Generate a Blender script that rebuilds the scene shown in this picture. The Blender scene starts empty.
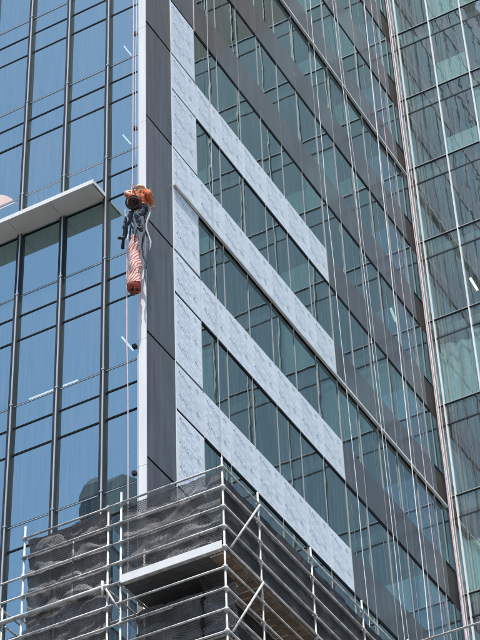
import bpy, bmesh, math, random
from mathutils import Vector, Matrix
random.seed(11)
S = bpy.context.scene
COL = S.collection
R_ = math.radians

# ------------------------------------------------------------------ camera
cam_d = bpy.data.cameras.new('camera'); cam = bpy.data.objects.new('camera', cam_d); COL.objects.link(cam)
cam_d.sensor_fit = 'VERTICAL'; cam_d.sensor_height = 36.0; cam_d.lens = 36.0*2009.3/640.0
cam_d.clip_start = 0.5; cam_d.clip_end = 3000
cr, cu, cf = (Vector((0.48899622, -0.87168121, -0.03249789)), Vector((-0.5600453, -0.34230119, 0.75444079)), Vector((0.66875403, 0.35071607, 0.6555631)))
cm = Matrix((cr, cu, -cf)).transposed().to_4x4(); cm.translation = Vector((-33.198, -20.127, 1.6))
cam.matrix_world = cm
S.camera = cam
S.render.resolution_x = 768; S.render.resolution_y = 1024

# ------------------------------------------------------------------ sky and sun
SUN_DIR = Vector((-1.0, -0.62, 3.35)).normalized()          # towards the sun
elev = math.asin(SUN_DIR.z); azim = math.atan2(SUN_DIR.x, SUN_DIR.y)
W = bpy.data.worlds.new('World'); S.world = W; W.use_nodes = True
wn = W.node_tree.nodes; bg = wn['Background']
sky = wn.new('ShaderNodeTexSky'); sky.sky_type = 'NISHITA'; sky.sun_disc = False
sky.sun_elevation = elev; sky.sun_rotation = azim; sky.air_density = 1.0; sky.dust_density = 1.3; sky.ozone_density = 1.0
W.node_tree.links.new(sky.outputs[0], bg.inputs[0]); bg.inputs[1].default_value = 0.14
sd = bpy.data.lights.new('sun', 'SUN'); sd.energy = 4.2; sd.angle = R_(0.53); sd.color = (1.0, 0.96, 0.90)
so = bpy.data.objects.new('sun', sd); COL.objects.link(so)
so.rotation_euler = (-SUN_DIR).to_track_quat('-Z', 'Y').to_euler(); so.location = (-30, -20, 120)
S.view_settings.view_transform = 'Standard'; S.view_settings.look = 'None'
S.view_settings.exposure = 0.62; S.view_settings.gamma = 1.0
S.render.engine = 'CYCLES'
S.cycles.filter_width = 1.1; S.cycles.max_bounces = 10; S.cycles.glossy_bounces = 6; S.cycles.transparent_max_bounces = 16

# ------------------------------------------------------------------ materials
MATS = {}
def new_mat(name):
    m = bpy.data.materials.new(name); m.use_nodes = True; MATS[name] = m
    return m, m.node_tree.nodes, m.node_tree.links
def solid(name, col, rough=0.5, metal=0.0, vary=0.12, scale=3.0, bump=0.0, bscale=20.0, objvary=0.0, streak=False, spec=0.5):
    m, n, l = new_mat(name); b = n['Principled BSDF']
    b.inputs['Roughness'].default_value = rough; b.inputs['Metallic'].default_value = metal
    b.inputs['Specular IOR Level'].default_value = spec
    tc = n.new('ShaderNodeTexCoord'); mp = n.new('ShaderNodeMapping')
    if streak: mp.inputs['Scale'].default_value = (4.0, 4.0, 0.25)
    geo = n.new('ShaderNodeNewGeometry'); l.new(geo.outputs['Position'], mp.inputs['Vector'])
    no = n.new('ShaderNodeTexNoise'); no.inputs['Scale'].default_value = scale; no.inputs['Detail'].default_value = 6
    l.new(mp.outputs[0], no.inputs['Vector'])
    oi = n.new('ShaderNodeObjectInfo')
    mr = n.new('ShaderNodeMapRange'); mr.inputs[1].default_value = 0.3; mr.inputs[2].default_value = 0.7
    mr.inputs[3].default_value = 1-vary; mr.inputs[4].default_value = 1+vary; l.new(no.outputs[0], mr.inputs[0])
    mr2 = n.new('ShaderNodeMapRange'); mr2.inputs[3].default_value = 1-objvary; mr2.inputs[4].default_value = 1+objvary
    l.new(oi.outputs['Random'], mr2.inputs[0])
    mu = n.new('ShaderNodeMath'); mu.operation = 'MULTIPLY'; l.new(mr.outputs[0], mu.inputs[0]); l.new(mr2.outputs[0], mu.inputs[1])
    vm = n.new('ShaderNodeVectorMath'); vm.operation = 'SCALE'; vm.inputs[0].default_value = col
    l.new(mu.outputs[0], vm.inputs['Scale']); l.new(vm.outputs[0], b.inputs['Base Color'])
    if bump:
        n2 = n.new('ShaderNodeTexNoise'); n2.inputs['Scale'].default_value = bscale; n2.inputs['Detail'].default_value = 4
        l.new(geo.outputs['Position'], n2.inputs['Vector'])
        bp = n.new('ShaderNodeBump'); bp.inputs['Strength'].default_value = bump; bp.inputs['Distance'].default_value = 0.02
        l.new(n2.outputs[0], bp.inputs['Height']); l.new(bp.outputs[0], b.inputs['Normal'])
    return m
def glass(name, refl_tint, trans_tint, fac, wave=0.06, wscale=0.9, rough=0.0, dust=0.015, dust2=0.16):
    """coated curtain wall glass: mirror coat over a tinted see-through pane, slightly wavy"""
    m, n, l = new_mat(name); n.remove(n['Principled BSDF']); out = n['Material Output']
    gl = n.new('ShaderNodeBsdfGlossy'); gl.inputs['Color'].default_value = (*refl_tint, 1); gl.inputs['Roughness'].default_value = rough
    tr = n.new('ShaderNodeBsdfTransparent'); tr.inputs['Color'].default_value = (*trans_tint, 1)
    df = n.new('ShaderNodeBsdfDiffuse'); df.inputs['Color'].default_value = (0.45, 0.47, 0.48, 1)
    fr = n.new('ShaderNodeFresnel'); fr.inputs['IOR'].default_value = 1.5
    mr = n.new('ShaderNodeMapRange'); mr.inputs[1].default_value = 0.04; mr.inputs[2].default_value = 0.6
    mr.inputs[3].default_value = fac; mr.inputs[4].default_value = min(0.97, fac+0.35); l.new(fr.outputs[0], mr.inputs[0])
    mx = n.new('ShaderNodeMixShader'); l.new(mr.outputs[0], mx.inputs[0]); l.new(tr.outputs[0], mx.inputs[1]); l.new(gl.outputs[0], mx.inputs[2])
    geo = n.new('ShaderNodeNewGeometry'); oi = n.new('ShaderNodeObjectInfo')
    cx = n.new('ShaderNodeVectorMath'); cx.operation = 'ADD'
    sc = n.new('ShaderNodeVectorMath'); sc.operation = 'SCALE'; sc.inputs[0].default_value = (17, 23, 31); l.new(oi.outputs['Random'], sc.inputs['Scale'])
    l.new(geo.outputs['Position'], cx.inputs[0]); l.new(sc.outputs[0], cx.inputs[1])
    no = n.new('ShaderNodeTexNoise'); no.inputs['Scale'].default_value = wscale; no.inputs['Detail'].default_value = 1.5
    l.new(cx.outputs[0], no.inputs['Vector'])
    bp = n.new('ShaderNodeBump'); bp.inputs['Strength'].default_value = 1.0; bp.inputs['Distance'].default_value = wave
    l.new(no.outputs[0], bp.inputs['Height']); l.new(bp.outputs[0], gl.inputs['Normal'])
    # dust: vertical rain streaks on the outer face
    mp = n.new('ShaderNodeMapping'); mp.inputs['Scale'].default_value = (9, 9, 0.35); l.new(cx.outputs[0], mp.inputs['Vector'])
    n3 = n.new('ShaderNodeTexNoise'); n3.inputs['Scale'].default_value = 1.6; n3.inputs['Detail'].default_value = 5; l.new(mp.outputs[0], n3.inputs['Vector'])
    m3 = n.new('ShaderNodeMapRange'); m3.inputs[1].default_value = 0.42; m3.inputs[2].default_value = 0.8
    m3.inputs[3].default_value = dust; m3.inputs[4].default_value = dust2; l.new(n3.outputs[0], m3.inputs[0])
    mx2 = n.new('ShaderNodeMixShader'); l.new(m3.outputs[0], mx2.inputs[0]); l.new(mx.outputs[0], mx2.inputs[1]); l.new(df.outputs[0], mx2.inputs[2])
    # the rear face and edges of the pane let everything through: the coat sits on the outer face only
    tb = n.new('ShaderNodeBsdfTransparent'); mb_ = n.new('ShaderNodeMixShader')
    l.new(geo.outputs['Backfacing'], mb_.inputs[0]); l.new(mx2.outputs[0], mb_.inputs[1]); l.new(tb.outputs[0], mb_.inputs[2])
    l.new(mb_.outputs[0], out.inputs['Surface'])
    return m
def emit(name, col, st):
    m, n, l = new_mat(name); b = n['Principled BSDF']
    b.inputs['Base Color'].default_value = (*col, 1); b.inputs['Emission Color'].default_value = (*col, 1); b.inputs['Emission Strength'].default_value = st
    return m

G_BLUE = glass('blue_coated_glass', (0.56, 0.81, 0.83), (0.30, 0.36, 0.38), 0.64, wave=0.0009)
G_TEAL = glass('teal_coated_glass', (0.80, 0.98, 0.92), (0.72, 0.86, 0.83), 0.46, wave=0.0030, wscale=1.8, dust=0.06, dust2=0.30)
G_SMOKE = glass('grey_coated_glass', (0.46, 0.60, 0.60), (0.20, 0.25, 0.25), 0.43, wave=0.0018)
SILVER = solid('silver_anodised', (0.62, 0.64, 0.66), 0.38, 0.6, 0.06, 2)
WHITE = solid('white_coated_metal', (0.78, 0.78, 0.76), 0.45, 0, 0.06, 1.5, streak=True)
BLACK = solid('black_joint', (0.010, 0.010, 0.011), 0.8, spec=0.1)
DARKFRAME = solid('dark_frame', (0.028, 0.034, 0.040), 0.6, 0.0, spec=0.2)
MULL = solid('grey_mullion', (0.33, 0.34, 0.35), 0.5, 0.1)
SPANDREL = solid('grey_metal_spandrel', (0.10, 0.10, 0.105), 0.17, 0.50, 0.20, 1.3, bump=0.35, bscale=1.6, objvary=0.12, streak=True)
DARKPANEL = solid('charcoal_metal_panel', (0.085, 0.086, 0.092), 0.30, 0.35, 0.32, 1.6, bump=0.5, bscale=2.2, objvary=0.22, streak=True)
FILM = solid('white_film', (0.61, 0.67, 0.72), 0.42, 0, 0.07, 4, bump=0.35, bscale=7, objvary=0.03)
PRINT = solid('blue_grey_print', (0.27, 0.33, 0.41), 0.6)
LEDGE = solid('pale_ledge_metal', (0.55, 0.55, 0.56), 0.5, 0.1, 0.15, 2)
SOFFIT = solid('beige_soffit', (0.76, 0.71, 0.65), 0.6, 0, 0.05, 2, objvary=0.03)
SLAB = solid('concrete_slab', (0.34, 0.36, 0.35), 0.85, 0, 0.15, 0.7)
SHBOX = solid('blue_grey_backing', (0.30, 0.36, 0.42), 0.7, 0, 0.15, 1.5, streak=True)
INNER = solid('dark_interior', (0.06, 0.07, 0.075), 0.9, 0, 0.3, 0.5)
BLIND = solid('pale_green_blind', (0.72, 0.86, 0.85), 0.8, 0, 0.12, 1.2, streak=True)
BROWN = solid('brown_lining_and_shade', (0.022, 0.014, 0.012), 0.8, 0, 0.3, 3)
LOUVRE = solid('olive_louvre', (0.05, 0.048, 0.040), 0.6, 0, 0.2, 1.2)
ROPE_P = solid('pink_rope', (0.72, 0.47, 0.45), 0.8, 0, 0.15, 9)
ROPE_W = solid('white_rope', (0.74, 0.73, 0.72), 0.7, 0, 0.12, 9)
ROPE_G = solid('grey_rope', (0.42, 0.42, 0.42), 0.7, 0, 0.12, 9)
GALV = solid('galvanised_steel', (0.43, 0.43, 0.41), 0.6, 0.2, 0.38, 7, objvary=0.22)
BOARD = solid('scaffold_plank', (0.17, 0.13, 0.095), 0.85, 0, 0.30, 4, objvary=0.2)
DECKST = solid('dark_steel_deck', (0.10, 0.10, 0.10), 0.6, 0.3, 0.25, 4)
LIGHT = emit('lit_tube', (1.0, 0.92, 0.82), 3.0)
LIGHTW = emit('lit_tube_warm', (1.0, 0.97, 0.72), 2.2)
CITY = solid('reflected_tower_cladding', (0.022, 0.030, 0.038), 0.35, 0, 0.2, 0.12)
CITY2 = solid('reflected_tower_crown', (0.10, 0.125, 0.125), 0.5, 0, 0.15, 0.2)
GROUND = solid('asphalt_ground', (0.07, 0.07, 0.07), 0.9, 0, 0.2, 0.6)
PAVE = solid('pavement', (0.24, 0.23, 0.22), 0.9, 0, 0.15, 1)

# ------------------------------------------------------------------ mesh helpers
class MB:
    def __init__(s): s.v = []; s.f = []
    def box(s, a, b):
        x0, y0, z0 = [min(p, q) for p, q in zip(a, b)]; x1, y1, z1 = [max(p, q) for p, q in zip(a, b)]
        k = len(s.v)
        s.v += [(x0,y0,z0),(x1,y0,z0),(x1,y1,z0),(x0,y1,z0),(x0,y0,z1),(x1,y0,z1),(x1,y1,z1),(x0,y1,z1)]
        s.f += [(k,k+3,k+2,k+1),(k+4,k+5,k+6,k+7),(k,k+1,k+5,k+4),(k+1,k+2,k+6,k+5),(k+2,k+3,k+7,k+6),(k+3,k,k+4,k+7)]
        return s
    def tube(s, pts, r, n=8, cap=True):
        pts = [Vector(p) for p in pts]; rs = r if isinstance(r, (list, tuple)) else [r]*len(pts)
        k0 = len(s.v); prev = None
        for i, p in enumerate(pts):
            t = (pts[min(i+1, len(pts)-1)] - pts[max(i-1, 0)]).normalized()
            ref = Vector((0, 0, 1)) if abs(t.z) < 0.9 else Vector((1, 0, 0))
            u = t.cross(ref).normalized() if prev is None else (prev - t*prev.dot(t)).normalized()
            prev = u; w = t.cross(u)
            for j in range(n):
                a = 2*math.pi*j/n; s.v.append(tuple(p + (u*math.cos(a) + w*math.sin(a))*rs[i]))
        for i in range(len(pts)-1):
            for j in range(n):
                a = k0+i*n+j; b = k0+i*n+(j+1) % n; s.f.append((a, b, b+n, a+n))
        if cap:
            s.f.append(tuple(k0+j for j in reversed(range(n)))); s.f.append(tuple(k0+(len(pts)-1)*n+j for j in range(n)))
        return s
    def prism(s, poly, y0, y1):      # polygon in XZ extruded in Y
        k = len(s.v); n = len(poly)
        s.v += [(x, y0, z) for x, z in poly] + [(x, y1, z) for x, z in poly]
        s.f += [tuple(range(k, k+n)), tuple(reversed(range(k+n, k+2*n)))] + [(k+i, k+n+i, k+n+(i+1) % n, k+(i+1) % n) for i in range(n)]
        return s
    def mesh(s, name, mat, smooth=False):
        me = bpy.data.meshes.new(name); me.from_pydata(s.v, [], s.f); me.materials.append(mat)
        if smooth:
            for p in me.polygons: p.use_smooth = True
        me.update(); return me
    def build(s, name, mat, parent=None, smooth=False, loc=None):
        return put(name, s.mesh(name, mat, smooth), parent, loc)
def put(name, me, parent=None, loc=None, rot=None):
    o = bpy.data.objects.new(name, me); COL.objects.link(o)
    if parent: o.parent = parent
    if loc: o.location = loc
    if rot: o.rotation_euler = rot
    return o
def thing(name, label, cat, loc=(0, 0, 0), group=None):
    o = bpy.data.objects.new(name, None); COL.objects.link(o); o.location = loc; o.empty_display_size = 0.3
    o['label'] = label; o['category'] = cat; o['kind'] = 'thing'
    if group: o['group'] = group
    return o
def tag(o, label, cat, group=None):
    o['label'] = label; o['category'] = cat
    if group: o['group'] = group
    return o
def structure(o): o['kind'] = 'structure'; return o
_cache = {}
def cbox(name, dx, dy, dz, mat):     # shared box mesh with its origin at its centre
    key = (round(dx, 3), round(dy, 3), round(dz, 3), mat.name)
    if key not in _cache:
        b = 0.004 if min(dx, dy, dz) > 0.02 else 0.0
        _cache[key] = MB().box((-dx/2, -dy/2, -dz/2), (dx/2, dy/2, dz/2)).mesh(name, mat)
    return _cache[key]
def slab(name, a, b, mat, parent=None, tilt=0.0):
    c = [(p+q)/2 for p, q in zip(a, b)]; d = [abs(p-q) for p, q in zip(a, b)]
    if parent: c = [p-q for p, q in zip(c, parent.location)]
    rot = (random.gauss(0, tilt), random.gauss(0, tilt), random.gauss(0, tilt)) if tilt else None
    return put(name, cbox(name, *d, mat), parent, c, rot)

# ------------------------------------------------------------------ ground
structure(slab('ground', (-1500, -1500, -0.5), (1500, 1500, 0.0), GROUND))
structure(slab('pavement', (-9, -60, 0.0), (60, 60, 0.14), PAVE))

XA = 1.44; MOD = 1.44; TILT = R_(0.13)
# ------------------------------------------------------------------ floors behind the glass
for k in range(-2, 14):
    z = 31.62 + 4*k
    structure(slab('floor_slab', (XA+0.22, 0.36, z-0.50), (19.6, 12.4, z-0.16), SLAB))
for k in range(-2, 15):
    z = 30.15 + 4*k
    structure(slab('floor_slab', (20.5, -15.8, z-0.42), (29.0, -0.2, z-0.08), SLAB))
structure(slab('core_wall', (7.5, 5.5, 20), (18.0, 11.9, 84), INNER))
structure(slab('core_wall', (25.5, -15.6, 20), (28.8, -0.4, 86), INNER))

# ------------------------------------------------------------------ facade B: dark banded wall, runs along X at Y=0
B = thing('curtain_wall', 'dark banded middle facade with grey spandrels, white film covered panels and slim mullions', 'facade', (0, 0, 0))
MBN = []      # count guards
# film print: words drawn as real lettering, flat on the film
def text_mesh(txt, size):
    cd = bpy.data.curves.new('print', 'FONT'); cd.body = txt; cd.size = size; cd.resolution_u = 2
    to = bpy.data.objects.new('print', cd); COL.objects.link(to)
    dg = bpy.context.evaluated_depsgraph_get(); me = bpy.data.meshes.new_from_object(to.evaluated_get(dg))
    vs = [v.co.copy() for v in me.vertices]; fs = [tuple(p.vertices) for p in me.polygons]
    bpy.data.objects.remove(to); bpy.data.meshes.remove(me); bpy.data.curves.remove(cd)
    return vs, fs
T_BIG = text_mesh('ALPOLIC', 0.175); T_MID = text_mesh('/fr', 0.20); T_SM = text_mesh('ALPOLIC', 0.052)
def print_mesh(w, h, seed):
    rnd = random.Random(seed); mb = MB(); a = R_(-16); ca, sa = math.cos(a), math.sin(a)
    def word(T, x, z, bold=1.0):
        pts = [(x + (p.x*ca - p.y*sa), z + (p.x*sa + p.y*ca)) for p in T[0]]
        if min(p[0] for p in pts) < 0.03 or max(p[0] for p in pts) > w-0.03 or min(p[1] for p in pts) < 0.03 or max(p[1] for p in pts) > h-0.03: return
        k = len(mb.v); mb.v.extend([(p[0]-w/2, 0, p[1]-h/2) for p in pts]); mb.f.extend([tuple(k+i for i in f) for f in T[1]])
    z = h - 0.22 + rnd.uniform(-0.02, 0.02)
    while z > -0.3:
        word(T_BIG, 0.10, z); word(T_MID, 0.98, z - 0.02)
        for q in range(1, 6):
            for c in range(5): word(T_SM, 0.06 + c*0.27 + (q % 2)*0.1, z - 0.125*q - 0.27*c*0.2867*0 - math.tan(R_(16))*0.27*c + 0.02)
        z -= 0.76
    return mb.mesh('film_print', PRINT)
PRN = {}
for h in (1.47, 2.36):
    PRN[h] = [print_mesh(1.38, h, s+int(h*10)) for s in range(3)]
def film_panel(x, z0, z1, w=1.392):
    h = round(z1-z0, 2)
    o = slab('film_covered_panel', (x+0.015, -0.035, z0), (x+0.015+w, 0.02, z1), FILM, B, tilt=R_(0.12))
    key = min(PRN, key=lambda q: abs(q-h))
    p = put('film_print', random.choice(PRN[key]), o, (0, -0.0305, 0)); p['kind'] = 'stuff'
    return o

ZJ = [31.0 + 4*k for k in range(-2, 13)]      # tops of the spandrel bands
structure_backing = slab('backing', (0.05, 0.03, 15.0), (19.9, 0.09, 23.0), BLACK, B)
for zj in ZJ:
    # black backing that shows through the joints
    slab('backing', (0.03, 0.045, zj-1.62), (19.3, 0.10, zj-0.01), BLACK, B)
    slab('joint', (0.03, -0.012, zj-1.60), (19.3, 0.044, zj-1.505), BLACK, B)
    # blade end panels (dark), one storey tall each
    o = slab('dark_panel', (0.012, -0.03, zj-3.965), (1.40, 0.02, zj-0.035), DARKPANEL, B, tilt=R_(0.10))
    slab('joint', (0.012, -0.012, zj-0.034), (2.86, 0.03, zj+0.034), BLACK, B)
    # film covered column next to it
    if zj <= 50.0:
        film_panel(1.42, zj-3.95, zj-1.60); film_panel(1.42, zj-1.505, zj-0.04)
    elif zj < 52:
        slab('dark_panel', (1.43, -0.03, zj-1.505), (2.86, 0.02, zj-0.04), DARKPANEL, B, tilt=R_(0.1)); film_panel(1.42, zj-3.95, zj-1.60)
    else:
        slab('dark_panel', (1.43, -0.03, zj-1.505), (2.86, 0.02, zj-0.04), DARKPANEL, B, tilt=R_(0.1))
        slab('glass_pane', (1.45, 0.03, zj-3.97), (2.86, 0.05, zj-1.61), G_SMOKE, B, tilt=TILT)
    for j in range(2, 14):
        x0 = MOD*j; x1 = MOD*(j+1)
        if j <= 7 and zj in (35.0, 39.0, 43.0, 47.0): film_panel(x0, zj-1.505, zj-0.02)
        else:
            xe = x1-0.012 if j < 13 else 19.05
            slab('spandrel_panel', (x0+0.012, -0.02, zj-1.505), (xe, 0.03, zj-0.015), SPANDREL, B, tilt=R_(0.09))
        xe = x1-0.02 if j < 13 else 19.98
        slab('glass_pane', (x0+0.02, 0.004, zj-3.985), (xe, 0.024, zj-1.61), G_SMOKE, B, tilt=TILT)
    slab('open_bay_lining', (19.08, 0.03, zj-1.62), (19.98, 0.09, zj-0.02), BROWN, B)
    if abs(zj-43.0) < 0.1 or abs(zj-59.0) < 0.1:
        me = MB().box((1.42, -0.11, zj-1.59), (19.6, -0.04, zj-1.52)).box((1.42, -0.122, zj-1.60), (19.6, -0.11, zj-1.51))
        me.build('ledge', LEDGE, B)
for j in range(2, 14):
    x = MOD*j
    top = 84.0
    if j <= 7:
        for (a, b) in [(19.0, 33.49)] + [(z-4+0.0, z-1.505) for z in (39.0, 43.0, 47.0)] + [(47.0, 83)]:
            slab('mullion', (x-0.010, -0.016, a), (x+0.010, 0.03, b), MULL, B)
    else: slab('mullion', (x-0.010, -0.030, 19), (x+0.010, 0.03, 83), MULL, B)
slab('end_mullion', (1.404, -0.045, 19), (1.424, 0.02, 49.4), WHITE, B)
slab('column_edge', (2.862, -0.05, 49.4), (2.88, 0.02, 83), LEDGE, B)
# blade: the free standing end of the wall and its white trim
slab('blade_core', (0.03, 0.02, 15.0), (1.62, 0.24, 83.0), DARKPANEL, B)
zt = 19.0
while zt < 82:
    z1 = zt+4.0 if zt > 19 else 22.75
    slab('trim', (-0.03, -0.02, zt+0.006), (0.008, 0.195, z1-0.006), WHITE, B); slab('trim_edge', (-0.012, 0.197, zt+0.006), (0.008, 0.25, z1-0.006), SILVER, B)
    b_ = slab('bracket', (-0.09, 0.262, z1-0.20), (0.02, 0.36, z1-0.10), DARKFRAME, B)
    zt = z1
# hidden lower storeys
structure(slab('podium_wall', (0.3, 0.11, 0.0), (19.8, 12.0, 19.0), DARKPANEL))

# ------------------------------------------------------------------ facade A: blue glass, runs along Y at X=1.44
A = thing('curtain_wall', 'blue glass facade with silver capped mullions at the left, reflecting open sky', 'facade', (XA, 0, 0))
AY0 = 0.70; AM = 1.465
for k in range(-2, 10):
    z = 31.62 + 4*k
    for j in range(-1, 7):
        y0 = AY0 + AM*j + 0.03 if j >= 0 else 0.28; y1 = AY0 + AM*(j+1) - 0.03
        for (a, b) in ((z-0.75, z-0.02), (z-1.65, z-0.78), (z-3.985, z-1.69)):
            slab('glass_pane', (XA, y0, a), (XA+0.02, y1, b), G_BLUE, A, tilt=R_(0.12))
    slab('shadow_box', (XA+0.07, 0.27, z-1.66), (XA+0.10, 11.0, z-0.03), SHBOX, A)
    slab('transom', (XA-0.02, 0.27, z-0.030), (XA+0.03, 11.0, z-0.01), SILVER, A)
    slab('transom', (XA-0.012, 0.27, z-0.01), (XA+0.03, 11.0, z+0.015), BLACK, A)
    slab('transom', (XA-0.014, 0.27, z-0.80), (XA+0.03, 11.0, z-0.745), BLACK, A)
    slab('transom', (XA-0.014, 0.27, z-1.705), (XA+0.03, 11.0, z-1.645), BLACK, A)
for j in range(0, 8):
    y = AY0 + AM*j
    slab('mullion_base', (XA-0.10, y-0.075, 22), (XA+0.035, y+0.075, 70), DARKFRAME, A)
    zz = 21.9
    for k in range(-2, 10):
        z = 31.62+4*k
        slab('mullion_cap', (XA-0.118, y-0.052, z-4.0+0.01), (XA-0.101, y-0.008, z-0.012), SILVER, A)
        slab('mullion_clip', (XA-0.13, y-0.070, z-0.02), (XA-0.09, y+0.012, z+0.02), SILVER, A)
# canopy with bright fascia and beige soffit panels
slab('canopy_fascia', (0.66, 2.14, 41.99), (0.72, 11.0, 42.14), WHITE, A)
slab('canopy_fascia', (0.72, 2.14, 42.0), (1.39, 2.16, 42.13), WHITE, A)
slab('canopy_top', (0.72, 2.16, 42.11), (1.40, 11.0, 42.13), WHITE, A)
for j in range(1, 7):
    y = AY0+AM*j
    slab('soffit_panel', (0.722, y+(0.0 if j > 1 else 0.02)+0.006, 41.985), (1.39, y+AM-0.006, 42.02), SOFFIT, A)

# ------------------------------------------------------------------ facade C: right wing, runs along -Y at X=20.1
XC = 20.1
Cw = thing('curtain_wall', 'teal glass wing with white mullions and paired transoms at the right edge', 'facade', (XC, 0, 0))
for k in range(-1, 14):
    z = 30.15 + 4*k
    brown = z > 73.5 and z < 78
    for j in range(-1, 11):
        y1 = -0.02 if j < 0 else -0.27-MOD*j-0.02; y0 = -0.27-MOD*(j+1)+0.02
        gm = LOUVRE if (74.1 < z < 78.3 and j > 2) else G_TEAL
        slab('spandrel_glass', (XC, y0, z-0.88), (XC+0.02, y1, z-0.02), gm, Cw, tilt=TILT*1.4)
        slab('glass_pane', (XC, y0, z-3.98), (XC+0.02, y1, z-0.92), gm, Cw, tilt=TILT*1.4)
    slab('transom', (XC-0.05, -16.1, z-0.004), (XC+0.03, -0.01, z+0.022), SILVER, Cw)
    slab('transom', (XC-0.045, -16.1, z-0.03), (XC+0.03, -0.01, z-0.005), DARKFRAME, Cw)
    slab('transom', (XC-0.02, -16.1, z-0.93), (XC+0.03, -0.01, z-0.88), DARKFRAME, Cw)
for j in range(0, 12):
    y = -0.27-MOD*j
    slab('mullion', (XC-0.06, y-0.024, 22), (XC+0.03, y+0.024, 86), WHITE, Cw)
slab('corner_post', (XC-0.10, -0.05, 22), (XC-0.02, -0.012, 84), LEDGE, Cw)
structure(slab('corner_filler', (19.62, 0.11, 20.0), (20.24, 0.345, 84.0), INNER))  # added filler box, blocks the sky showing through the inner corner gap
# end partition of the wing's rooms: pale boards, then dark boards painted as shade near the slab
for k in range(-1, 14):
    z = 30.15 + 4*k
    structure(slab('partition', (20.25, -0.014, z-4.08), (29.0, 0.10, z-1.25), BLIND))
    structure(slab('slab_shade_board', (20.25, -0.012, z-1.24), (29.0, 0.09, z-0.07), BROWN))
# blinds and curtains behind the wing's glass
rb = random.Random(5)
for k in range(0, 14):
    z = 30.15 + 4*k
    for j in range(-1, 10):
        y1 = -0.03 if j < 0 else -0.27-MOD*j-0.03; y0 = -0.27-MOD*(j+1)+0.03
        q = rb.random()
        if j == -1 or q < 0.30:
            h = 1.1 if j == -1 else rb.choice([0.5, 0.7, 1.1])
            slab('window_blind', (XC+0.12, y0, z-3.95), (XC+0.14, y1, z-3.95+h+0.3), BLIND, Cw)
        if 0.30 < q < 0.36 and j > 0:
            slab('window_blind', (XC+0.12, y0, z-3.95), (XC+0.14, y1, z-1.0), BLIND, Cw)
def drape(y0, y1, z0, z1, label):
    mb = MB(); n = 24
    for i in range(n+1):
        t = i/n; y = y0+(y1-y0)*t; x = XC+0.22+0.07*math.sin(t*34)+0.03*math.sin(t*11)
        zt = z1-0.5*math.sin(t*math.pi)*0.6
        mb.v += [(x-XC, y, z0), (x-XC+0.03, y, zt)]
    mb.f = [(2*i, 2*i+2, 2*i+3, 2*i+1) for i in range(n)]
    mb.build('curtain', BLIND, Cw, smooth=True)
drape(-0.3, -3.0, 46.2, 49.2, ''); drape(-0.1, -1.5, 38.3, 40.6, '')

exec_later = []
# ------------------------------------------------------------------ lights seen inside
def inner_light(label, a, b, w, mat, grp):
    o = MB().tube([a, b], w, 8).build('ceiling_light', mat); tag(o, label, 'light', grp); return o
inner_light('long white ceiling tube behind the blue glass, left of the mullion', (2.0, 4.92, 36.2), (2.0, 4.08, 36.2), 0.045, LIGHT, 'ceiling lights behind the glass')
inner_light('short white ceiling tube behind the blue glass, right of the mullion', (2.0, 3.83, 36.2), (2.0, 3.37, 36.2), 0.045, LIGHT, 'ceiling lights behind the glass')
inner_light('topmost small tilted light bar behind the blue glass beside the white trim', (2.16, 2.08, 49.25), (2.59, 2.09, 49.25), 0.024, LIGHT, 'ceiling lights behind the glass')
inner_light('small tilted light bar behind the blue glass just above the hanging worker', (2.15, 2.09, 45.25), (2.59, 2.08, 45.25), 0.024, LIGHT, 'ceiling lights behind the glass')
inner_light('small tilted light bar behind the blue glass below the hanging bag', (2.11, 2.04, 37.25), (2.73, 2.07, 37.25), 0.028, LIGHT, 'ceiling lights behind the glass')
inner_light('pale yellow light bar behind the teal glass at the right edge', (20.8, -1.67, 52.16), (21.3, -1.72, 51.9), 0.05, LIGHTW, 'ceiling lights behind the glass')
# big round paper-like lamp behind the blue glass, at the left edge above the canopy
bm = bmesh.new(); bmesh.ops.create_uvsphere(bm, u_segments=32, v_segments=20, radius=0.55)
me = bpy.data.meshes.new('round_lamp'); bm.to_mesh(me); bm.free()
for p in me.polygons: p.use_smooth = True
me.materials.append(emit('pink_lit_paper', (1.0, 0.47, 0.24), 4.2))
rl = put('round_lamp', me, None, (2.25, 6.52, 44.32)); tag(rl, 'pale pink round lamp behind the blue glass above the white canopy', 'lamp')

# ------------------------------------------------------------------ scaffold round the foot of the corner
XS, YS, ZT = -3.60, -4.03, 26.80
SC = thing('scaffold', 'galvanised tube scaffold with dark debris netting wrapped round the tower corner', 'scaffold', (XS, YS, 0))
OFF = Vector((XS, YS, 0))
def L(p): return tuple(Vector(p)-OFF)
_t = {}
def pole(name, a, b, r=0.0245, mat=None):
    a = Vector(a); b = Vector(b); d = b-a; key = (name, round(d.length, 2), r, (mat or GALV).name)
    if key not in _t: _t[key] = MB().tube([(0, 0, 0), (0, 0, d.length)], r, 8).mesh(name, mat or GALV, True)
    o = put(name, _t[key], SC, a-OFF); o.rotation_mode = 'QUATERNION'; o.rotation_quaternion = d.to_track_quat('Z', 'Y')
    return o
coup = MB().tube([(0, 0, -0.05), (0, 0, -0.035), (0, 0, 0.035), (0, 0, 0.05)], [0.034, 0.056, 0.056, 0.034], 8).mesh('coupler', GALV, True)
NL = 12
lev = [ZT-0.5*k for k in range(NL)]
def standard(x, y, top, couple=True):
    pole('standard', (x, y, 0), (x, y, top))
    if couple:
        for z in lev:
            if z < top: put('coupler', coup, SC, L((x, y, z+random.uniform(-0.01, 0.01))))
ay = [0.90, -1.24, -1.56, YS]
standard(XS, YS, 27.06); standard(XS, -1.56, 27.10); standard(XS, -1.24, 26.86); standard(XS, 0.90, 27.12)
standard(XS, 1.40, 25.22, False); standard(XS, 3.3, 25.9)
bx_ = [XS, -2.04, 0.40, 2.94, 5.47]
for x in bx_[1:4]: standard(x, YS, 27.12)
standard(5.47, YS, 27.4)
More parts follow.
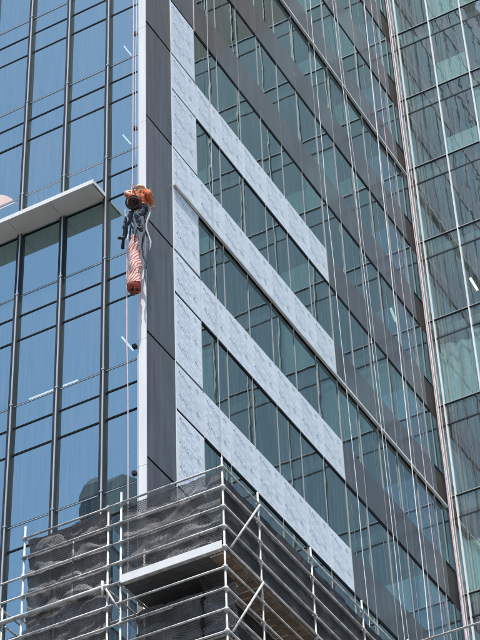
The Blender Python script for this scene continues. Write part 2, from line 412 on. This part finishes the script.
for x in (XS+1.2, -1.1, 0.9, 2.94, 5.47): standard(x, YS+1.2, 26.6, False)
for y in (-1.4, 0.9): standard(XS+1.2, y, 26.4, False)
def jz(): return random.uniform(-0.012, 0.012)
for k, z in enumerate(lev):
    for (a, b) in ((0.90, -1.24), (-1.24, -1.56), (-1.56, YS)):
        if k == 4 and a == -1.56: continue
        r = 0.052 if (k == 4 and a == 0.90) else 0.0245
        pole('ledger', (XS-0.03, a, z+jz()), (XS-0.03, b, z+jz()), r)
    if k >= 2: pole('ledger', (XS-0.03, 3.3, z+jz()), (XS-0.03, 0.90, z+jz()), 0.052 if k == 4 else 0.0245)
    for a, b in zip(bx_, bx_[1:]):
        pole('ledger', (a+0.02, YS-0.03, z+jz()), (b, YS-0.03, z+jz()))
    if k % 4 == 0 and k:
        for y in (0.90, -1.24, -1.56): pole('transom', (XS, y, z-0.06), (XS+1.25, y, z-0.06))
        for x in bx_[1:]: pole('transom', (x, YS, z-0.06), (x, YS+1.25, z-0.06))
        pole('inner_ledger', (XS+1.2, 0.9, z), (XS+1.2, YS+1.2, z)); pole('inner_ledger', (XS+1.2, YS+1.2, z), (5.47, YS+1.2, z))
pole('transom', (XS-0.05, 1.46, 25.2), (XS+0.75, 1.46, 25.2)); pole('transom', (XS-0.05, 1.27, 24.66), (XS+0.6, 1.27, 24.66))
# rails of the return that stands further along the street face
for z in (27.22, 26.7, 26.2): pole('guard_rail', (5.44, YS+0.3, z), (5.44, -10.0, z), 0.03)
standard(5.44, -10.0, 27.4, False)
# diagonal braces
for (a, b) in (((XS+0.15, YS-0.07, 24.85), (-2.10, YS-0.07, 26.72)), ((XS+0.12, YS-0.07, 22.85), (-2.10, YS-0.07, 24.75)),
               ((XS-0.06, -1.24, 24.72), (XS-0.06, -1.56, 24.1)),):
    pole('brace', a, b, 0.026)
pole('brace', (XS-0.06, -1.15, 24.95), (XS-0.06, -1.15, 24.55), 0.03)
# short stub tubes that hold the netting
pole('net_tie', (XS+0.02, -0.35, 26.28), (XS+0.02, -0.35, 25.72), 0.014); pole('net_tie', (XS+0.02, -0.35, 25.2), (XS+0.02, -0.35, 24.86), 0.012)
pole('stub_tube', (XS+0.5, -1.7, 24.15), (XS+0.5, -2.5, 24.15), 0.022)
# decks
for i in range(5):
    slab('deck_board', (XS+0.04+i*0.232, YS+0.42, 24.74), (XS+0.04+i*0.232+0.22, -1.60, 24.79), DECKST, SC)
slab('toe_board', (XS-0.075, YS+0.03, 24.74), (XS-0.055, -1.60, 24.93), WHITE, SC)
slab('deck_edge', (XS-0.055, YS+0.03, 24.735), (XS+0.035, -1.60, 24.76), GALV, SC)
for i in range(36):
    x = XS+0.10+i*0.245
    slab('deck_board', (x, YS+0.03, 24.72+random.uniform(0, 0.012)), (x+0.225, YS+(0.40 if x < -2.5 else 0.72), 24.765), BOARD, SC, tilt=R_(0.4))
slab('toe_board', (XS+0.1, YS-0.005, 24.77), (5.4, YS+0.02, 24.90), BOARD, SC)
for lvl in (22.8,):
    for i in range(5): slab('deck_board', (XS+0.04+i*0.232, YS+0.05, lvl-0.06), (XS+0.04+i*0.232+0.22, 0.8, lvl-0.01), DECKST, SC)
    for i in range(36):
        x = XS+0.10+i*0.245; slab('deck_board', (x, YS+0.03, lvl-0.08), (x+0.225, YS+0.72, lvl-0.035), BOARD, SC, tilt=R_(0.4))
# netting
def net_mat(name, cover, col):
    m, n, l = new_mat(name); b = n['Principled BSDF']; b.inputs['Roughness'].default_value = 0.7
    out = n['Material Output']; tr = n.new('ShaderNodeBsdfTransparent'); mx = n.new('ShaderNodeMixShader')
    geo = n.new('ShaderNodeNewGeometry'); sep = n.new('ShaderNodeSeparateXYZ'); l.new(geo.outputs['Position'], sep.inputs[0])
    add = n.new('ShaderNodeMath'); l.new(sep.outputs[0], add.inputs[0]); l.new(sep.outputs[1], add.inputs[1])
    def wave(sock, f):
        a = n.new('ShaderNodeMath'); a.operation = 'MULTIPLY'; a.inputs[1].default_value = f; l.new(sock, a.inputs[0])
        c = n.new('ShaderNodeMath'); c.operation = 'SINE'; l.new(a.outputs[0], c.inputs[0]); return c.outputs[0]
    w1 = wave(add.outputs[0], 190.0); w2 = wave(sep.outputs[2], 165.0)
    mxx = n.new('ShaderNodeMath'); mxx.operation = 'MAXIMUM'; l.new(w1, mxx.inputs[0]); l.new(w2, mxx.inputs[1])
    mr = n.new('ShaderNodeMapRange'); mr.inputs[1].default_value = 0.0; mr.inputs[2].default_value = 0.9
    mr.inputs[3].default_value = max(0.0, cover-0.35); mr.inputs[4].default_value = min(1.0, cover+0.25); l.new(mxx.outputs[0], mr.inputs[0])
    l.new(mr.outputs[0], mx.inputs[0]); l.new(tr.outputs[0], mx.inputs[1]); l.new(b.outputs[0], mx.inputs[2]); l.new(mx.outputs[0], out.inputs['Surface'])
    no = n.new('ShaderNodeTexNoise'); no.inputs['Scale'].default_value = 2.2; no.inputs['Detail'].default_value = 7; l.new(geo.outputs['Position'], no.inputs['Vector'])
    cr_ = n.new('ShaderNodeMapRange'); cr_.inputs[1].default_value = 0.35; cr_.inputs[2].default_value = 0.7; cr_.inputs[3].default_value = 0.6; cr_.inputs[4].default_value = 1.7
    l.new(no.outputs[0], cr_.inputs[0]); vm = n.new('ShaderNodeVectorMath'); vm.operation = 'SCALE'; vm.inputs[0].default_value = col
    wm = n.new('ShaderNodeMapRange'); wm.inputs[1].default_value = 0.15; wm.inputs[2].default_value = 0.95; wm.inputs[3].default_value = 0.35; wm.inputs[4].default_value = 1.5
    l.new(mxx.outputs[0], wm.inputs[0]); wmu = n.new('ShaderNodeMath'); wmu.operation = 'MULTIPLY'; l.new(cr_.outputs[0], wmu.inputs[0]); l.new(wm.outputs[0], wmu.inputs[1])
    l.new(wmu.outputs[0], vm.inputs['Scale']); l.new(vm.outputs[0], b.inputs['Base Color'])
    return m
NET = net_mat('dense_debris_net', 1.28, (0.115, 0.108, 0.105)); SHEER = net_mat('sheer_debris_net', 0.86, (0.12, 0.112, 0.108))
NETB = net_mat('black_debris_net', 1.4, (0.022, 0.021, 0.021))
from mathutils import noise
def net(a, b, z0, z1, inward, mat, amp=0.10, seed=0):
    """wrinkled sheet from a to b (xy) hung between z0 and z1, bellied inwards between the rails"""
    a = Vector((*a, 0)); b = Vector((*b, 0)); inward = Vector((*inward, 0)); w = (b-a).length
    nu = max(12, int(w/0.045)); nv = max(8, int((z1-z0)/0.04)); mb = MB()
    for j in range(nv+1):
        z = z0+(z1-z0)*j/nv
        for i in range(nu+1):
            p = a.lerp(b, i/nu); ph = ((ZT-z)/0.5) % 1.0
            belly = math.sin(ph*math.pi)**0.7
            q = Vector((i/nu*w*0.9+seed, z*1.7, seed*3.1))
            big = noise.noise(q*1.1); fine = noise.turbulence(q*3.4, 4, False)
            crease = max(0.0, 1-6*abs(noise.noise(Vector((q.x*1.4+z*0.9, q.y*1.6-q.x*0.5, seed)))))
            d = 0.03 + 0.62*amp*(0.75*belly + 0.7*big*belly + 0.26*fine + 0.45*crease*belly)
            q2 = Vector((i/nu*w*1.6+seed, seed, z*0.2)); sag = 0.05*noise.noise(q2*1.3)
            pp = p + inward*d; mb.v.append(tuple(Vector((pp.x, pp.y, z+sag*(1 if j in (0, nv) else 0.6)))-OFF))
    for j in range(nv):
        for i in range(nu):
            k = j*(nu+1)+i; mb.f.append((k, k+1, k+nu+2, k+nu+1))
    return mb.build('debris_net', mat, SC, smooth=True)
net((XS, 0.84), (XS, -1.24), 21.3, 26.76, (1, 0), NET, 0.16, 1)
net((XS, -1.56), (XS, YS), 24.95, 26.76, (1, 0), SHEER, 0.12, 4)
net((XS+1.15, -1.2), (XS+1.15, YS+1.1), 21.0, 27.4, (1, 0), NET, 0.14, 7)
net((XS+0.5, -1.62), (XS+0.5, YS+0.1), 21.0, 24.4, (1, 0), NET, 0.22, 15)
net((XS+0.06, YS), (5.4, YS), 24.9, 26.70, (0, 1), NETB, 0.10, 9)
net((XS+0.5, YS+0.78), (5.4, YS+0.78), 21.0, 26.4, (0, 1), NETB, 0.14, 12)

# ------------------------------------------------------------------ ropes hanging down the faces
def rope(label, pts, r, mat, grp='ropes hanging down the facades'):
    P = []; 
    for i in range(len(pts)-1):
        a = Vector(pts[i]); b = Vector(pts[i+1]); n = max(2, int((b-a).length/1.5))
        for k in range(n):
            t = k/n; p = a.lerp(b, t); p += Vector((0.012*math.sin(p.z*0.9+r*300), 0.008*math.sin(p.z*1.3), 0)); P.append(p)
    P.append(Vector(pts[-1]))
    o = MB().tube(P, r, 6).build('rope', mat, None, True); tag(o, label, 'rope', grp); return o
rope('thin grey rope nearest the film covered column, in front of the dark facade', [(3.68, -0.09, 84), (3.66, -0.08, 49), (3.66, -0.08, 30)], 0.014, ROPE_G)
rope('bright white rope just right of the ends of the white bands', [(11.66, -0.10, 84), (11.74, -0.10, 60), (11.70, -0.10, 50), (12.15, -0.10, 37), (12.2, -0.1, 30)], 0.012, ROPE_W)
rope('grey rope of the pair between the white bands and the corner, left one', [(13.6, -0.16, 84), (13.72, -0.16, 62), (14.1, -0.16, 53), (14.4, -0.16, 40), (14.6, -0.16, 30)], 0.012, ROPE_W)
rope('grey rope of the pair between the white bands and the corner, right one', [(14.0, -0.10, 84), (14.1, -0.1, 62), (14.5, -0.1, 53), (14.8, -0.1, 40), (15.1, -0.1, 30)], 0.013, ROPE_G)
rope('thick bright white rope between the grey pair and the inner corner', [(17.3, -0.14, 84), (17.05, -0.14, 65), (16.8, -0.14, 53), (16.62, -0.14, 35), (16.6, -0.14, 28)], 0.018, ROPE_W)
rope('thin pink rope beside the thick white rope', [(17.9, -0.12, 84), (17.85, -0.12, 66), (17.7, -0.12, 55), (17.9, -0.12, 30)], 0.013, ROPE_P)
rope('leftmost of the three ropes in the inner corner, pink', [(19.15, -0.30, 84), (19.12, -0.30, 60), (19.3, -0.30, 30)], 0.022, ROPE_P)
rope('middle one of the three ropes in the inner corner, white', [(19.42, -0.28, 84), (19.36, -0.28, 60), (19.44, -0.28, 30)], 0.024, ROPE_W)
rope('rightmost of the three ropes in the inner corner, pink', [(19.62, -0.30, 84), (19.55, -0.32, 60), (19.55, -0.30, 30)], 0.020, ROPE_P)
rope('white working rope running up from the worker beside the white trim', [(-0.45, 0.04, 84), (-0.45, 0.04, 45), (-0.42, 0.05, 39.5)], 0.013, ROPE_W, 'ropes at the worker')
rope('pink safety rope running past the worker down to the scaffold', [(-0.45, 0.14, 84), (-0.45, 0.13, 40.2), (-0.47, 0.17, 39.2), (-0.47, 0.30, 37.9), (-0.46, 0.22, 29.5), (-0.46, 0.20, 16)], 0.016, ROPE_P, 'ropes at the worker')

# ------------------------------------------------------------------ the rope access worker
ORANGE = solid('orange_shirt', (0.52, 0.12, 0.03), 0.8, 0, 0.25, 9); TROUS = solid('dark_trousers', (0.05, 0.065, 0.085), 0.85, 0, 0.25, 9)
SKIN = solid('skin', (0.55, 0.32, 0.23), 0.6); BOOT = solid('boot_leather', (0.03, 0.028, 0.026), 0.6); HELM = solid('pale_helmet', (0.58, 0.42, 0.30), 0.35)
COIL = solid('brown_coil', (0.11, 0.04, 0.028), 0.8, 0, 0.4, 14); RUST = solid('rust_red_rope', (0.16, 0.035, 0.02), 0.8, 0, 0.4, 14); STRAP = solid('black_strap', (0.025, 0.025, 0.028), 0.7)
PX, PY, PZ = -0.38, -0.04, 38.97
worker = thing('person', 'worker in orange shirt and dark trousers hanging on ropes beside the white trim', 'person', (PX, PY, PZ))
def skinned(name, joints, edges, radii, parent, lvl=2):
    me = bpy.data.meshes.new(name); me.from_pydata([Vector(j) for j in joints], edges, []); o = put(name, me, None)
    sk = o.modifiers.new('s', 'SKIN'); sk.use_smooth_shade = True
    for i, v in enumerate(me.skin_vertices[0].data if me.skin_vertices else []): v.radius = (radii[i], radii[i])
    ss = o.modifiers.new('u', 'SUBSURF'); ss.levels = lvl; ss.render_levels = lvl
    dg = bpy.context.evaluated_depsgraph_get(); nm = bpy.data.meshes.new_from_object(o.evaluated_get(dg)); bpy.data.objects.remove(o)
    nm.name = name; return nm
def ensure_skin(me):
    bm = bmesh.new(); bm.from_mesh(me)
    lay = bm.verts.layers.skin.verify(); bm.to_mesh(me); bm.free()
def skinned(name, joints, edges, radii, root=0, lvl=2):
    me = bpy.data.meshes.new(name); bm = bmesh.new(); lay = bm.verts.layers.skin.verify(); vs = []
    for j, r in zip(joints, radii):
        v = bm.verts.new(j); rr = r if isinstance(r, tuple) else (r, r); v[lay].radius = rr; vs.append(v)
    vs[root][lay].use_root = True
    for a, b in edges: bm.edges.new((vs[a], vs[b]))
    bm.to_mesh(me); bm.free(); o = put(name, me)
    sk = o.modifiers.new('s', 'SKIN'); sk.use_smooth_shade = True
    ss = o.modifiers.new('u', 'SUBSURF'); ss.levels = lvl; ss.render_levels = lvl
    bpy.context.view_layer.update()
    dg = bpy.context.evaluated_depsgraph_get(); nm = bpy.data.meshes.new_from_object(o.evaluated_get(dg)); bpy.data.objects.remove(o)
    for p in nm.polygons: p.use_smooth = True
    return nm
J = [(0, 0, 0), (0.02, 0, 0.22), (0.0, 0, 0.46), (0.01, 0, 0.58), (0.03, 0, 0.70), (0.05, 0, 0.80),      # pelvis, waist, chest, neck, head, crown
     (-0.01, 0.20, 0.50), (-0.10, 0.34, 0.66), (0.08, 0.22, 0.82), (0.13, 0.19, 0.89),                    # left arm: shoulder, elbow, wrist, palm
     (-0.01, -0.19, 0.50), (-0.10, -0.33, 0.26), (0.10, -0.27, 0.14), (0.17, -0.24, 0.12),                # right arm
     (-0.01, 0.10, -0.06), (-0.20, 0.22, -0.42), (-0.10, 0.34, -0.82), (-0.12, 0.35, -0.90), (-0.27, 0.41, -0.96),   # left leg: hip, knee, ankle, heel, toe
     (-0.01, -0.10, -0.06), (-0.24, -0.06, -0.42), (-0.10, -0.12, -0.80), (-0.12, -0.12, -0.88), (-0.29, -0.14, -0.92)]
Ed = [(0,1),(1,2),(2,3),(3,4),(4,5),(2,6),(6,7),(7,8),(8,9),(2,10),(10,11),(11,12),(12,13),(0,14),(14,15),(15,16),(16,17),(17,18),(0,19),(19,20),(20,21),(21,22),(22,23)]
Rr = [(0.18,0.17),(0.20,0.18),(0.23,0.18),0.07,0.10,0.08, 0.100,0.075,0.05,0.04, 0.100,0.075,0.05,0.04, 0.115,0.085,0.048,0.05,0.04, 0.105,0.075,0.048,0.05,0.04]
bme = skinned('body', J, Ed, Rr, lvl=3)
for v in bme.vertices:      # cloth folds
    k_ = 0.028 if v.co.z < 0.55 else 0.0
    v.co += v.normal*k_*(abs(noise.noise(v.co*9.0))*2.2 - 0.4 + 0.5*noise.noise(v.co*22.0))
bme.materials.clear()
for m in (ORANGE, TROUS, SKIN, BOOT): bme.materials.append(m)
def seg_d(p, a, b):
    a = Vector(a); b = Vector(b); t = max(0, min(1, (p-a).dot(b-a)/(b-a).length_squared)); return (p-(a+(b-a)*t)).length
for p in bme.polygons:
    c = p.center
    i = 0
    if c.z < 0.06 and min(seg_d(c, J[7], J[8]), seg_d(c, J[11], J[12])) > 0.09: i = 1
    if c.z < -0.70: i = 3
    if c.z > 0.575 or min(seg_d(c, J[8], J[9]), seg_d(c, J[12], J[13])) < 0.045: i = 2
    p.material_index = i
worker.scale = (1.12, 1.12, 1.08)
put('body', bme, worker)
# fingers: each its own short chain rooted in the palm
for base, d, nrm in ((Vector(J[9]), Vector((0.8, 0.1, 0.4)), Vector((0, 1, 0))), (Vector(J[13]), Vector((0.9, 0.1, -0.1)), Vector((0, 1, 0)))):
    d.normalize()
    for q, (o_, ln) in enumerate(((-0.033, 0.075), (-0.011, 0.088), (0.011, 0.083), (0.033, 0.066), (-0.045, 0.055))):
        st = base + nrm*o_ + d*(0.0 if q == 4 else 0.015); dd = d if q < 4 else (d*0.5 - nrm*0.8).normalized()
        mid = st+dd*ln*0.55; tip = mid+(dd+Vector((0.3, 0, -0.6))).normalized()*ln*0.45
        MB().tube([st, mid, tip], [0.011, 0.010, 0.007], 6).build('finger', SKIN, worker, True)
# helmet with brim, harness belt, leg loops, face
bm = bmesh.new(); bmesh.ops.create_uvsphere(bm, u_segments=20, v_segments=12, radius=0.13)
for v in bm.verts:
    v.co.x *= 1.12
    if v.co.z < -0.01: v.co.z = -0.01 + (v.co.z+0.01)*0.15; v.co.x *= 1.10; v.co.y *= 1.06
hm = bpy.data.meshes.new('helmet'); bm.to_mesh(hm); bm.free(); hm.materials.append(HELM)
for p in hm.polygons: p.use_smooth = True
hm.transform(Matrix.Scale(0.92, 4)); put('helmet', hm, worker, (0.045, 0, 0.76))
MB().tube([(0.13, 0, 0.72), (0.165, 0, 0.685), (0.14, 0, 0.675)], [0.012, 0.018, 0.008], 6).build('nose', SKIN, worker, True)
for s_ in (-1, 1): MB().tube([(0.125, 0.035*s_, 0.725), (0.14, 0.035*s_, 0.725)], 0.012, 6).build('eye', BOOT, worker, True)
def ring(c, ra, rb_, h, nrm='z'):
    pts = []
    for i in range(17):
        a = 2*math.pi*i/16; pts.append((c[0]+ra*math.cos(a), c[1]+rb_*math.sin(a), c[2]+h*math.sin(a)))
    return pts
MB().tube(ring((0, 0, 0.02), 0.165, 0.19, 0.0), 0.026, 6).build('harness_belt', STRAP, worker, True)
for s_ in (-1, 1): MB().tube(ring((-0.05, 0.11*s_, -0.14), 0.12, 0.12, 0.05*s_), 0.022, 6).build('leg_loop', STRAP, worker, True)
for s_ in (-1, 1): MB().tube([(0.0, 0.12*s_, 0.02), (-0.145, 0.09*s_, 0.25), (-0.10, 0.09*s_, 0.50), (0.04, 0.09*s_, 0.56)], 0.016, 6).build('shoulder_strap', STRAP, worker, True)


# coil of dark rope and tools on his hip
co = thing('rope_coil', 'dark brown coil of rope and gear hanging at the back of the worker', 'rope coil', (-0.70, -0.06, 38.95))
co.rotation_mode = 'QUATERNION'; co.rotation_quaternion = Vector((-0.62, -0.34, -0.70)).to_track_quat('X', 'Z')
rq = random.Random(3)
for q in range(9):
    ra = 0.20-0.017*q; pts = []; t1, t2 = rq.uniform(-0.5, 0.5), rq.uniform(-0.5, 0.5); oy, oz = rq.uniform(-0.035, 0.035), rq.uniform(-0.035, 0.035)
    for i in range(25):
        a = 2*math.pi*i/24; y_ = ra*math.cos(a)+0.012*math.sin(q*2.3); z_ = ra*0.92*math.sin(a)
        pts.append((0.03*math.sin(q*1.7)+t1*y_+t2*z_+0.012*math.sin(3*a+q), y_+oy, z_+oz))
    MB().tube(pts, 0.024, 6).build('coil_loop', (COIL, STRAP, COIL, RUST)[q % 4], co, True)
lathe0 = MB().tube([(-0.05, 0, 0), (-0.03, 0, 0), (0.0, 0, 0)], [0.16, 0.17, 0.14], 20).build('bag_back', STRAP, co, True)
MB().tube([(-0.04, 0.05, 0.2), (-0.1, 0.0, 0.36), (-0.2, -0.05, 0.5)], 0.018, 6).build('sling', ORANGE, co, True)
gear = thing('tool_lanyards', 'bunch of grey and dark straps and tools dangling beneath the coil', 'straps', (-0.60, 0.02, 38.80))
for q in range(9):
    y0 = rq.uniform(-0.26, 0.26); ln = rq.uniform(0.45, 1.25); x0 = rq.uniform(-0.12, 0.16); pts = []
    for i in range(7):
        t = i/6; pts.append((x0+0.03*math.sin(t*5+q), y0*(1-0.35*t)+0.045*math.sin(t*6+q*2), 0.05-ln*t))
    MB().tube(pts, [0.012, 0.018, 0.016, 0.024, 0.018, 0.026, 0.012], 6).build('lanyard', (ROPE_G, STRAP, TROUS, ROPE_W)[q % 4], gear, True)

# long kit bag below the worker
m, n, l = new_mat('pink_white_bag_fabric'); b = n['Principled BSDF']; b.inputs['Roughness'].default_value = 0.75
tc = n.new('ShaderNodeTexCoord'); mp = n.new('ShaderNodeMapping'); mp.inputs['Rotation'].default_value = (R_(52), R_(20), R_(25)); l.new(tc.outputs['Object'], mp.inputs['Vector'])
wv = n.new('ShaderNodeTexWave'); wv.inputs['Scale'].default_value = 4.2; wv.inputs['Distortion'].default_value = 8.0; wv.inputs['Detail'].default_value = 3; wv.bands_direction = 'Z'
l.new(mp.outputs[0], wv.inputs['Vector']); rp = n.new('ShaderNodeValToRGB'); rp.color_ramp.elements[0].position = 0.22; rp.color_ramp.elements[0].color = (0.34, 0.085, 0.06, 1)
rp.color_ramp.elements[1].position = 0.50; rp.color_ramp.elements[1].color = (0.66, 0.46, 0.41, 1); l.new(wv.outputs['Fac'], rp.inputs[0]); l.new(rp.outputs[0], b.inputs['Base Color'])
BAG = m; BAGR = solid('orange_red_bag_base', (0.34, 0.055, 0.025), 0.7, 0, 0.3, 8)
bag = thing('kit_bag', 'long pink and white striped kit bag with orange base hanging below the worker', 'bag', (-0.46, 0.06, 36.05))
def crumple(self):
    for i, v in enumerate(self.v):
        p = Vector(v); q = noise.noise(Vector((p.x*9, p.y*9, p.z*3.5))); k = 1+0.17*q+0.12*noise.noise(Vector((p.x*20, p.y*20, p.z*9)))
        self.v[i] = (p.x*k, p.y*k, p.z)
    return self
MB.crumple = crumple
def lathe(prof, n=20, wob=0.0):
    mb = MB()
    for r, z in prof:
        for j in range(n):
            a = 2*math.pi*j/n; rr = r*(1+wob*math.sin(3*a+z*5)); mb.v.append((rr*math.cos(a), rr*math.sin(a), z))
    for i in range(len(prof)-1):
        for j in range(n):
            k = i*n+j; k2 = i*n+(j+1) % n; mb.f.append((k, k2, k2+n, k+n))
    return mb
lathe([*[(0.178-0.03*t-0.04*t*t*t+0.008*math.sin(t*19), 0.18+1.72*t) for t in [i/26 for i in range(27)]], (0.075, 1.95), (0.03, 1.98)], wob=0.09).crumple().build('bag_body', BAG, bag, True)
lathe([(0.0, 0.02), (0.14, 0.0), (0.178, 0.03), (0.182, 0.19)], wob=0.04).build('bag_base', BAGR, bag, True)
lathe([(0.0, -0.012), (0.125, -0.012), (0.135, 0.0)]).build('base_patch', STRAP, bag, True)
for a in (0.6, 2.17):
    c_, s_ = math.cos(a)*0.16, math.sin(a)*0.16
    MB().tube([(-c_, -s_, -0.01), (0, 0, -0.035), (c_, s_, -0.01)], 0.022, 6).build('base_strap', BAGR, bag, True)
for dx, dy in ((0.05, 0.05), (-0.05, -0.04), (0.04, -0.06)):
    MB().tube([(dx*0.6, dy*0.6, 1.9), (dx*1.4, dy*1.4, 2.35), (dx*0.7+0.05, dy*0.6-0.08, 2.85)], 0.013, 6).build('bag_strap', ROPE_W, bag, True)
o = thing('hanging_straps', 'dark webbing straps hanging between the kit bag and the charcoal end panels', 'straps', (-0.36, -0.24, 38.9))
for q, (dy, ln, m_) in enumerate(((0.0, 2.7, TROUS), (0.07, 2.1, STRAP), (-0.06, 1.6, ROPE_G))):
    pts = [(0.04*math.sin(t*0.9+q), dy+0.05*math.sin(t*1.1+q*2), -ln*t/8) for t in range(9)]
    MB().tube(pts, [0.014, 0.022, 0.03, 0.024, 0.034, 0.022, 0.03, 0.018, 0.008], 6).build('strap', m_, o, True)
o = MB().tube([(-0.42, 0.16, 38.85), (-0.44, 0.40, 38.3), (-0.44, 0.44, 37.75)], [0.02, 0.03, 0.05], 7).build('tool_pouch', STRAP, None, True)
tag(o, 'dark tool pouch dangling left of the kit bag', 'pouch')

# ------------------------------------------------------------------ the tower across the street that the blue glass mirrors
T = thing('distant_tower', 'dark tower with stepped round top, seen mirrored in the lower blue glass', 'building', (-75, 55, 0))
TO = Vector((-75, 55, 0))
mb = MB().prism([(x+75, z) for x, z in [(x_-2.0, max(0, z_-1.2)) for x_, z_ in [(-50, 0), (-50, 70), (-54, 73.5), (-57.0, 76.5), (-57.4, 81.0), (-58.2, 83.0), (-59.3, 84.8), (-60.4, 86.2), (-61.5, 87.3), (-62.7, 88.1), (-64, 88.6), (-100, 88.6), (-100, 0)]]], -11, -8.5)
mb.build('tower_wall', CITY, T)
mb = MB().prism([(x+75, z) for x, z in [(x_-1.9, z_-1.2) for x_, z_ in [(-61.6, 87.5), (-61.9, 90.0), (-62.6, 91.6), (-63.6, 92.8), (-65, 93.5), (-67, 94.0), (-98, 94.0), (-98, 87.5)]]], -10.8, -8.7)
mb.build('tower_crown', CITY2, T)
for k in range(12):
    z = 52+3.1*k
    slab('window_band', (-98, 43.9, z-2), (-61.5 if z < 79 else -65, 43.99, z-0.5), G_SMOKE, T)
print('objects', len(bpy.data.objects), 'tris', sum(len(o.data.polygons)*2 for o in bpy.data.objects if o.type == 'MESH'))
